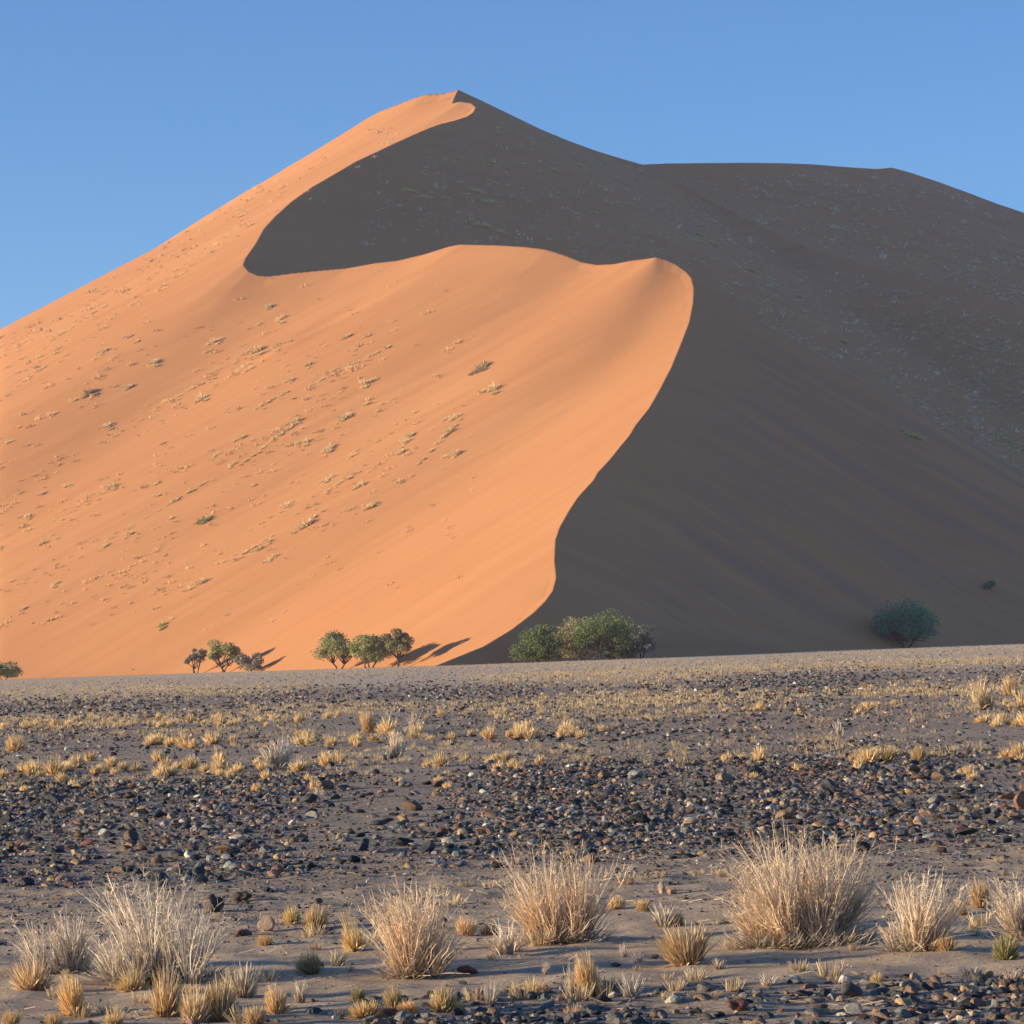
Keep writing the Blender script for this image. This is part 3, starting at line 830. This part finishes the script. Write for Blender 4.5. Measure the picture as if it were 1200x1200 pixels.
gsh = lambda x, d: np.clip(grass_share(x, d) * 1.6 * (0.6 + 1.2 * perlin(x / (.06 * d + 1), d / (.05 * d + 1))), 0, 1)
ch = []
for n, d0, d1, lo, hi, nb, pw, sd_ in ((500, 43, 56, .03, .09, 22, 2, 1), (700, 56, 80, .04, .11, 20, 2, 2), (2200, 78, 125, .05, .13, 16, 1.5, 3), (3600, 120, 260, .06, .16, 12, 1.2, 4), (12000, 220, 640, .08, .18, 6, 1.1, 5)):
    x, d = scatter(n, d0, d1, gsh, 1.0, pw=pw)
    ch.append(tuft_field(x, d, rng.uniform(lo, hi, n), nb, sd_))
x, d = scatter(420, 14.2, 23, lambda x, d: np.clip(.3 + 1.0 * perlin(x / 1.1 + 5, d / 1.2), 0, 1), margin=400)
ch.append(tuft_field(x, d, np.clip(np.exp(rng.normal(-3.5, .5, 420)), .012, .085), 44, 9))
x, d = scatter_side(260, 14, 60, lambda x, d: np.full_like(x, .8))
ch.append(tuft_field(x, d, np.clip(np.exp(rng.normal(-2.6, .5, len(x))), .03, .25), 40, 19))
# straws lying on the sand
n = 900
x, d = scatter(n, 13, 26, lambda x, d: np.clip(.15 + .9 * perlin(x / .8, d / .9), 0, 1), margin=40)
z = ground_z(x, d); a = rng.uniform(0, 6.28, n); L = rng.uniform(.02, .11, n); wq = rng.uniform(.0015, .0032, n)
p0 = np.stack([x, d, z + .004], 1); dv = np.stack([np.cos(a), np.sin(a), rng.uniform(.02, .35, n)], 1) * L[:, None]; sv = np.stack([-np.sin(a) * .5, np.cos(a) * .5, np.ones(n) * .8], 1) * wq[:, None]
V = np.stack([p0 - sv, p0 + sv, p0 + dv + sv, p0 + dv - sv], 1).reshape(-1, 3)
ch.append((V, np.arange(4 * n).reshape(-1, 4), np.repeat(np.array([[.62, .5, .36]]) * rng.uniform(.5, 1.2, (n, 1)), 4, 0)))
V, Fq, Cc = cat(ch)
g = link('dry_grass', mesh_np('dry_grass', V, Fq, M_STRAW2, Cc))
tag(g, 'thin cover of tiny straw-coloured tufts across the far plain', 'grass', kind='stuff')

# ------------------------------------------------------------------ dune grass
def hummock(seed, n=220, el=1.7):
    r = np.random.default_rng(seed)
    ch = []
    for k in range(4):
        V, Fq, Cc = blades(r, n // 3, .34, r.uniform(.55, 1.0), 1.15, .08, segs=2, curl=.5, base_c=(.72, .50, .26), tip_c=(.93, .76, .44), grey=.0)
        ch.append((V + np.array([r.normal(0, .35) * el, r.normal(0, .25), 0]), Fq, Cc))
    V, Fq, Cc = cat(ch)
    V = V / np.array([np.percentile(np.abs(V[:, 0]), 97) * 2, np.percentile(np.abs(V[:, 1]), 97) * 2, np.percentile(V[:, 2], 98)])
    return mesh_np('grass_hummock', V, Fq, M_STRAW, Cc)
HUM = [hummock(500 + i) for i in range(8)]
D_LIST = [(315, 360, 16), (330, 374, 18), (152, 395, 13), (160, 401, 11), (255, 399, 18), (183, 425, 20), (123, 412, 17), (133, 421, 11), (110, 459, 22), (87, 470, 9),
    (63, 486, 15), (153, 453, 15), (303, 411, 22), (290, 429, 19), (363, 428, 15), (340, 446, 15), (240, 466, 24), (128, 499, 19), (13, 518, 13), (308, 475, 11), (347, 494, 18),
    (283, 513, 16), (362, 518, 19), (387, 525, 24), (338, 592, 18), (243, 609, 24), (360, 615, 25), (255, 533, 13), (213, 549, 10), (185, 566, 12), (185, 581, 12), (272, 545, 14),
    (32, 606, 15), (50, 579, 12), (80, 569, 14), (203, 608, 13), (133, 571, 20), (152, 626, 11), (387, 561, 18), (433, 394, 12), (407, 395, 14), (433, 448, 22), (407, 488, 24),
    (430, 474, 12), (415, 534, 14), (427, 568, 20), (437, 592, 22), (477, 518, 18), (483, 510, 16), (470, 530, 16), (533, 490, 20), (528, 506, 20), (532, 533, 22), (583, 455, 26),
    (567, 430, 30), (487, 483, 10), (470, 564, 15), (443, 517, 9), (235, 684, 24), (194, 732, 18), (125, 640, 14), (152, 627, 13), (320, 654, 18), (305, 643, 16), (315, 635, 13),
    (65, 686, 15), (50, 638, 14), (28, 714, 12), (15, 682, 9), (335, 716, 7), (507, 593, 8), (297, 569, 9)]
# long strings of hummocks running up the slope
STRINGS = [((365, 452), (462, 404), 12), ((283, 545), (360, 487), 12), ((188, 598), (246, 563), 9), ((300, 480), (345, 455), 6), ((200, 470), (255, 440), 6), ((490, 545), (548, 485), 9),
           ((285, 650), (330, 622), 5), ((345, 625), (385, 595), 5), ((385, 575), (430, 548), 6), ((0, 470), (60, 425), 8), ((60, 400), (130, 355), 8)]
dcount = 0
def surf(x, y):
    i = int(np.argmin(np.abs(rows - y))); j = int(np.argmin(np.abs(cols - (600 + x * F / y))))
    return float(H[i, j])
def put_hummock(px, py, w, label, group, tint=(1, 1, 1, 1), hk=.5, sx=1.0):
    global dcount
    p = dune_hit(px, py)
    if p is None: return None
    s = w / F * p[1]
    o = link('grass_hummock', HUM[dcount % 8], None, (p[0], p[1], p[2] - .1 * s))
    o.scale = (s * sx * 1.3, s * .75, s * hk * .72); hd = random.uniform(.3, .7); q_ = 2.5
    m_ = (surf(p[0] + q_ * math.cos(hd), p[1] + q_ * math.sin(hd)) - p[2]) / q_
    o.rotation_euler = (0, -math.atan(m_) * .9, hd); o.color = tint
    tag(o, label, 'grass hummock', group); dcount += 1
    return o
SPECIAL = {(567, 430): 'dark scrubby grass patch alone high on the smooth right part of the sunlit flank',
    (583, 455): 'pale grass patch just below the dark one on the smooth sunlit flank',
    (235, 684): 'straw-yellow shrub low on the sunlit flank above the left trees',
    (194, 732): 'lone greenish shrub at the lowest part of the sunlit flank',
    (243, 609): 'olive-yellow shrub with a dark right side low on the left flank',
    (338, 592): 'bright straw shrub with a crisp shadow in the middle of the sunlit flank',
    (360, 615): 'double straw shrub just below the bright one on the sunlit flank',
    (110, 459): 'long dark hummock casting a broad shadow high on the left flank',
    (507, 593): 'tiny isolated tuft on smooth sand near the curved crest'}
for px, py, w in D_LIST:
    lab = SPECIAL.get((px, py), 'mid-sized straw hummock dotted over the sunlit flank')
    tint = (.62, .72, .5, 1) if (px, py) in ((194, 732), (243, 609)) else ((.6, .58, .6, 1) if (px, py) in ((567, 430), (110, 459)) else (1, 1, 1, 1))
    put_hummock(px, py, w * .74, lab, 'grass hummocks on the sunlit flank', tint)
    for k in range(2 if w > 14 else 1):
        put_hummock(px - w * .3 + random.uniform(-.3, .5) * w, py + w * .18 + random.uniform(-2, 2), w * .42, 'mid-sized straw hummock dotted over the sunlit flank', 'grass hummocks on the sunlit flank', tint)
for (a, b, n) in STRINGS:
    for i in range(n):
        t = (i + random.uniform(-.3, .3)) / n
        put_hummock(a[0] + (b[0] - a[0]) * t, a[1] + (b[1] - a[1]) * t, random.uniform(5, 10), 'small grass hummock in a string running up the sunlit flank', 'strings of hummocks on the sunlit flank')

def hummock_field(pts, nb, seed, b0, t0, flat=.55, run=0.0):
    r = np.random.default_rng(seed); ch = []
    P = np.array(pts); n = len(P); bi = np.repeat(np.arange(n), nb); m = len(bi)
    a = r.uniform(0, 6.28, m); s = P[bi, 3]
    rad = s * .5 * np.sqrt(r.uniform(0, 1, m))
    base = P[bi, :3] + np.stack([rad * np.cos(a), rad * np.sin(a) * .8, -.05 * s], 1)
    base = base + np.array([.80, .42, .42]) * (run * s * r.uniform(-1, 1, m))[:, None]
    th = np.minimum(np.abs(r.normal(.85, .4, m)), 1.4); L = s * flat * r.uniform(.6, 1.2, m)
    dr = np.stack([np.sin(th) * np.cos(a), np.sin(th) * np.sin(a), np.cos(th)], 1)
    sd = np.stack([-np.sin(a + .6), np.cos(a + .6), np.zeros(m)], 1) * (s * .12)[:, None]
    V = np.stack([base - sd, base + sd, base + dr * L[:, None] + sd * .4, base + dr * L[:, None] - sd * .4], 1).reshape(-1, 3)
    tone = r.uniform(.7, 1.2, n)[bi][:, None]
    Cc = np.stack([np.array(b0) * tone] * 2 + [np.array(t0) * tone] * 2, 1).reshape(-1, 3)
    return V, np.arange(m * 4).reshape(-1, 4), Cc

def skyl(px): return np.interp(px, [0, 60, 120, 200, 290, 367, 433, 500], [393, 365, 330, 280, 223, 178, 137, 110])
pts = []
r_ = np.random.default_rng(77)
while len(pts) < 900:       # lit flank dots
    px, py = r_.uniform(-5, 560), r_.uniform(180, 740)
    if py < skyl(px) + 3: continue
    dn = .5 + 1.3 * perlin(px / 70 + py / 90, (py + px * .55) / 26.0)
    dn *= np.interp(py - (395 + (px - 300) * -.45 if px < 300 else 395), [-200, -60, 0, 200, 320], [.15, .2, .8, .7, .06])
    strip = abs(py - (skyl(px) + 22 + (300 - px) * .05)) < 26 + max(0, 200 - px) * .08
    if strip and px < 330: dn = .9
    if px > 480: dn *= .25
    if r_.uniform() > dn: continue
    p = dune_hit(px, py)
    if p is None: continue
    pts.append((*p, min(7.0, 3.0 + r_.exponential(1.6)) / F * p[1]))
hf = hummock_field(pts, 18, 5, (.72, .50, .26), (.93, .76, .44), run=.8)
g = link('flank_grass', mesh_np('flank_grass', hf[0], hf[1], M_STRAW2, hf[2]))
tag(g, 'scattered tiny grass dots over the sunlit dune flank', 'grass', kind='stuff')
pts = []
while len(pts) < 3000:      # shaded flank dots
    px, py = r_.uniform(430, 1215), r_.uniform(150, 560)
    lowedge = np.interp(px, [430, 540, 700, 812, 900, 1000, 1100, 1215], [290, 285, 300, 330, 385, 430, 500, 560])
    if py > lowedge: continue
    dn = .10 + .55 * max(0, perlin(px / 34 - py / 60, (py - px * .5) / 13.0))
    right = np.interp(px, [760, 1000, 1150], [0, .5, 1]) * np.interp(py - (250 + (px - 900) * .35), [-60, 0, 130, 260], [.25, .5, 1, .6])
    dn = dn * .6 + .8 * right * (.3 + max(0, perlin(px / 25 + 9, py / 20.0)))
    if r_.uniform() > dn: continue
    p = dune_hit(px, py)
    if p is None: continue
    if DC[np.argmin(np.abs(rows - p[1])), np.argmin(np.abs(cols - px))] < 9: continue
    pts.append((*p, (3.0 + r_.exponential(1.4)) / F * p[1]))
hf = hummock_field(pts, 9, 6, (.75, .64, .44), (.98, .88, .66))
g = link('shade_grass', mesh_np('shade_grass', hf[0], hf[1], M_STRAW2, hf[2]))
tag(g, 'scattered pale grass dots over the shaded dune flank', 'grass', kind='stuff')
for px, py, w in ((1070, 512, 24), (1058, 505, 14), (1175, 515, 26), (1190, 525, 20), (1150, 495, 14), (990, 402, 14), (820, 276, 14), (838, 288, 12), (880, 318, 14), (935, 348, 16), (995, 238, 0), (1118, 552, 5), (1120, 570, 6), (1030, 460, 10)):
    if w: put_hummock(px, py, w, 'grey-green grass patch on the shaded flank' if w > 8 else 'tiny pale speck of grass on the shaded flank', 'grass patches on the shaded flank', (.62, .85, .6, 1), .3)
for px, py, w in ((485, 225, 18), (495, 232, 14), (560, 225, 18), (545, 228, 10), (575, 190, 14), (580, 215, 14), (572, 236, 18), (590, 238, 10), (570, 265, 22), (585, 272, 14), (650, 200, 14), (680, 195, 12), (695, 250, 12)):
    put_hummock(px, py, w, 'faint grey-green grass patch high on the shaded upper face', 'faint patches on the upper shaded face', (.95, 1.1, .85, 1), .3)

# ------------------------------------------------------------------ trees
def tube(P, R, k=7):
    P = np.array(P, float); R = np.array(R, float)
    V = []
    for i in range(len(P)):
        t = P[min(i + 1, len(P) - 1)] - P[max(i - 1, 0)]; t /= np.linalg.norm(t)
        a = np.cross(t, [0.3, 1, 0.1]); a /= np.linalg.norm(a); b = np.cross(t, a)
        for j in range(k):
            an = 2 * math.pi * j / k
            V.append(P[i] + R[i] * (math.cos(an) * a + math.sin(an) * b))
    f = []
    for i in range(len(P) - 1):
        for j in range(k):
            f.append((i * k + j, i * k + (j + 1) % k, (i + 1) * k + (j + 1) % k, (i + 1) * k + j))
    return np.array(V), np.array(f), np.ones((len(V), 3))

def tree(seed, h, w, stems, crown0, cols_, n_leaf, leaf, clumps, twiggy=0.0, flat=1.0, fork=.12):
    """trunk mesh data and crown mesh data of one tree; crown = leaf clumps at the limb ends"""
    r = np.random.default_rng(seed)
    ch, ends = [], []
    for s_ in range(stems):
        a0 = 6.28 * s_ / stems + r.uniform(-.4, .4)
        sp = .12 * w if stems > 1 else 0.02 * w
        b = np.array([sp * .3 * math.cos(a0), sp * .3 * math.sin(a0), -.2])
        f0 = np.array([sp * math.cos(a0), sp * math.sin(a0), h * (fork + r.uniform(0, .08))])
        ch.append(tube([b, (b + f0) / 2 + r.normal(0, .03 * h, 3) * [1, 1, 0], f0], [.035 * h / stems ** .4, .028 * h / stems ** .4, .024 * h / stems ** .4]))
        nl = max(3, clumps // stems)
        for q_ in range(nl):
            az = a0 + r.uniform(-1.7, 1.7) if stems > 1 else r.uniform(0, 6.28)
            el = math.sqrt(r.uniform(.02, 1))
            tgt = np.array([.40 * w * el * math.cos(az), .40 * w * el * math.sin(az), 0])
            dome = math.sqrt(max(0, 1 - (el * .95) ** 2))
            tgt[2] = h * (crown0 + (1 - crown0) * (r.uniform(.12, .82) * (.35 + .65 * dome))) * flat
            m1 = f0 + (tgt - f0) * .5 + np.array([0, 0, -.04 * h]) + r.normal(0, .03 * h, 3)
            ch.append(tube([f0, m1, tgt], [.014 * h, .009 * h, .004 * h], 5)); ends.append(tgt)
            for _ in range(2 + int(6 * twiggy)):
                e2 = tgt + r.normal(0, .09 * w, 3)
                ch.append(tube([m1 + (tgt - m1) * r.uniform(.2, .8), e2], [.006 * h, .002 * h], 4))
    tr = cat(ch)
    E = np.array(ends)
    per = max(1, n_leaf // len(E))
    ci = np.repeat(np.arange(len(E)), per)
    m = len(ci)
    rad = w * r.uniform(.09, .22, len(E))[ci]
    u = r.normal(size=(m, 3)); u /= np.linalg.norm(u, axis=1)[:, None]
    rr = rad[:, None] * r.uniform(.15, 1, (m, 1)) ** .5
    c = E[ci] + u * rr * np.array([1.1, 1.1, .72])
    c = c[c[:, 2] > .06 * h]; m = len(c)
    n1 = r.normal(size=(m, 3)); n1 /= np.linalg.norm(n1, axis=1)[:, None]
    n2 = np.cross(n1, r.normal(size=(m, 3))); n2 /= np.linalg.norm(n2, axis=1)[:, None]
    s = leaf * r.uniform(.5, 1.3, (m, 1))
    V = np.stack([c - n1 * s, c - n2 * s * .5, c + n1 * s, c + n2 * s * .5], 1).reshape(-1, 3)
    tone = 2.6 * r.uniform(.7, 1.3, len(E))[ci[:m]][:, None] * r.uniform(.75, 1.25, (m, 1))
    k = r.integers(0, len(cols_), m)
    col = np.array(cols_)[k] * tone
    return tr, (V, np.arange(m * 4).reshape(-1, 4), np.repeat(col, 4, 0))

OLIVE = [(.165, .165, .07), (.19, .18, .09), (.14, .15, .06)]
GREYG = [(.14, .13, .10), (.125, .125, .09), (.16, .145, .115)]
GREEN = [(.075, .098, .034), (.095, .112, .042), (.066, .086, .032)]
DARKG = [(.045, .135, .075), (.055, .15, .08), (.04, .12, .068)]
BROWN = [(.17, .14, .085), (.15, .14, .07), (.14, .145, .065)]
# px, base row (for the foot), width, height, offset in front of the toe, style, label
TREES = [
    (4, 797, 36, 21, 45, 'tree', 0, OLIVE, 2, .25, 26, 'low dark olive tree at the left edge of the dune foot'),
    (229, 791, 24, 31, 5, 'tree', 1, GREYG, 3, .35, 14, 'thin grey leafless-looking tree left of the group of three on the dune foot'),
    (262, 789, 37, 38, 5, 'tree', 2, OLIVE, 3, .34, 22, 'olive umbrella-shaped tree in the middle of the three at left'),
    (293, 789, 34, 24, 7, 'bush', 3, GREYG, 3, .05, 16, 'grey twiggy shrub right of the olive tree, at the start of its shadow'),
    (397, 783, 54, 42, 6, 'tree', 4, OLIVE, 2, .28, 26, 'olive tree, left one of three touching trees below the sunlit flank'),
    (434, 784, 48, 40, 7, 'tree', 5, OLIVE, 3, .25, 24, 'olive tree, middle one of three touching trees with forked trunk'),
    (466, 783, 34, 46, 5, 'tree', 6, BROWN, 1, .38, 20, 'slim tall olive-brown tree, right one of three touching trees'),
    (629, 777, 58, 44, 12, 'bush', 7, GREEN, 4, .05, 40, 'bright green rounded bushy tree at the foot of the crest'),
    (680, 775, 64, 50, 10, 'bush', 8, BROWN, 4, .05, 40, 'brownish olive bushy tree at the front left of the thicket'),
    (708, 774, 74, 54, 24, 'tree', 9, GREEN, 3, .26, 46, 'dark green tree with the highest crown behind the thicket'),
    (727, 773, 42, 32, 8, 'bush', 10, GREEN, 3, .05, 26, 'low bright green bush at the front of the thicket'),
    (751, 773, 34, 42, 12, 'bush', 11, GREYG, 3, .08, 20, 'greyish thin bushy tree at the right end of the thicket'),
]
def plant(px, h_px, w_px, d, kind, seed, cols_, stems, crown0, clumps, label, cat_, base_z=None):
    x = X(px, d); z = float(tilt(np.array(x)))
    if base_z is not None: z = base_z
    h = h_px / F * d; w = w_px / F * d
    twig = .5 if cols_ is GREYG else 0
    nl = 1500 if cols_ is GREYG else (9000 if cols_ is DARKG and w_px > 50 else int(2400 + w_px * 55))
    tr, cr = tree(600 + seed, h, w, stems, crown0, cols_, nl, d / F * 1.35, clumps, twig)
    zmax = np.percentile(cr[0][:, 2], 99.3); wmax = (np.percentile(cr[0][:, 0], 99.3) - np.percentile(cr[0][:, 0], .7))
    sc = np.array([w / wmax, w / wmax, h / zmax])
    root = empty('acacia_tree' if kind == 'tree' else 'bush', (x, d, z - .1))
    link('trunk' if kind == 'tree' else 'stems', mesh_np('trunk', tr[0] * sc, tr[1], M_BARK), root)
    link('crown' if kind == 'tree' else 'foliage', mesh_np('crown', cr[0] * sc, cr[1], M_LEAF, cr[2]), root)
    tag(root, label, cat_)
    return root
for px, py, w, h, offs, kind, seed, cols_, stems, cr0, clumps, label in TREES:
    dt = toe(px)
    d = dt - offs
    # make the top land on the photographed row
    zb = float(tilt(np.array(X(px, d))))
    foot = HZ - (zb - EYE) * F / d
    top = py - h
    plant(px, max(h * .8, foot - top), w, d, kind, seed, cols_, stems, cr0, clumps, label, 'tree' if kind == 'tree' else 'bush')
d = 690; zb = float(tilt(np.array(X(1061, d))))
plant(1061, HZ - (zb - EYE) * F / d - 705, 72, d, 'tree', 12, DARKG, 3, .20, 80, 'large dark green spreading tree alone before the shaded dune', 'tree')
p = dune_hit(1160, 692)
if p: plant(1160, 11, 14, p[1], 'bush', 13, [(.09, .17, .11), (.10, .19, .12)], 3, .05, 14, 'tiny teal bush alone on the lower shaded slope', 'bush', p[2])
# low shrubs along the dune foot whose shadows show
for px, h, w, lab in ((83, 5, 9, 'tiny shrub at the dune foot nearest the left edge tree'), (113, 6, 7, 'small shrub at the dune foot casting a thin shadow, left of another'), (157, 7, 9, 'small shrub at the dune foot with the longest thin shadow'), (172, 5, 9, 'tiny dark shrub just right of the long-shadowed one'), (244, 4, 8, 'tiny dark shrub between the thin grey and the olive tree')):
    plant(px, h, w, toe(px) + 3, 'bush', 20 + px % 7, BROWN, 3, .05, 9, lab, 'shrub')

# ------------------------------------------------------------------ air
lowest = float(gv[:, 2].min()) - 1.0; top_ = float(VV[:, 2].max()) + 6.0
hx0, hx1 = float(gv[:, 0].min()) - 5, float(gv[:, 0].max()) + 5
hy0, hy1 = -66.0, 2310.0
hv = [(x_, y_, z_) for z_ in (lowest, top_) for y_ in (hy0, hy1) for x_ in (hx0, hx1)]
hf_ = [(0, 2, 3, 1), (4, 5, 7, 6), (0, 1, 5, 4), (2, 6, 7, 3), (0, 4, 6, 2), (1, 3, 7, 5)]
M_HAZE = bpy.data.materials.new('haze'); M_HAZE.use_nodes = True
nt = M_HAZE.node_tree; nt.nodes.remove(nt.nodes['Principled BSDF'])
pv = nt.nodes.new('ShaderNodeVolumePrincipled'); pv.inputs['Density'].default_value = HAZE; pv.inputs['Color'].default_value = (.84, .72, 1.0, 1)
nt.links.new(pv.outputs[0], nt.nodes['Material Output'].inputs['Volume'])
tag(link('haze', mesh_np('haze', np.array(hv), np.array(hf_), M_HAZE)), kind='stuff')

# ------------------------------------------------------------------ light, sky, camera
w = bpy.data.worlds.new('World'); S.world = w; w.use_nodes = True
nt = w.node_tree; bg = nt.nodes['Background']
sky = nt.nodes.new('ShaderNodeTexSky'); sky.sky_type = 'NISHITA'; sky.sun_disc = False
sky.sun_elevation = SUN_EL
tosun = Vector((-math.cos(SUN_AZ) * math.cos(SUN_EL), -math.sin(SUN_AZ) * math.cos(SUN_EL), math.sin(SUN_EL)))
sky.sun_rotation = math.atan2(tosun.x, tosun.y)
sky.altitude = 3000; sky.air_density = 1.0; sky.dust_density = 0.0; sky.ozone_density = 3.9
nt.links.new(sky.outputs[0], bg.inputs['Color']); bg.inputs['Strength'].default_value = 0.142

ld = bpy.data.lights.new('Sun', 'SUN'); ld.energy = 5.0; ld.angle = math.radians(.5); ld.color = (1.0, .81, .54)
lo = bpy.data.objects.new('Sun', ld); C.objects.link(lo)
lo.rotation_euler = tosun.to_track_quat('Z', 'Y').to_euler()

cam = bpy.data.cameras.new('Camera'); co = bpy.data.objects.new('Camera', cam); C.objects.link(co)
co.location = (0, 0, EYE); co.rotation_euler = (math.pi / 2, 0, 0)
cam.sensor_width = 36; cam.lens = F / 1200 * 36; cam.shift_y = (HZ - 600) / 1200
cam.clip_start = 0.5; cam.clip_end = 20000
S.camera = co
S.view_settings.view_transform = 'Standard'; S.view_settings.look = 'None'
S.view_settings.exposure = 0.66; S.view_settings.gamma = 1.0
S.render.resolution_x = 1024; S.render.resolution_y = 1024
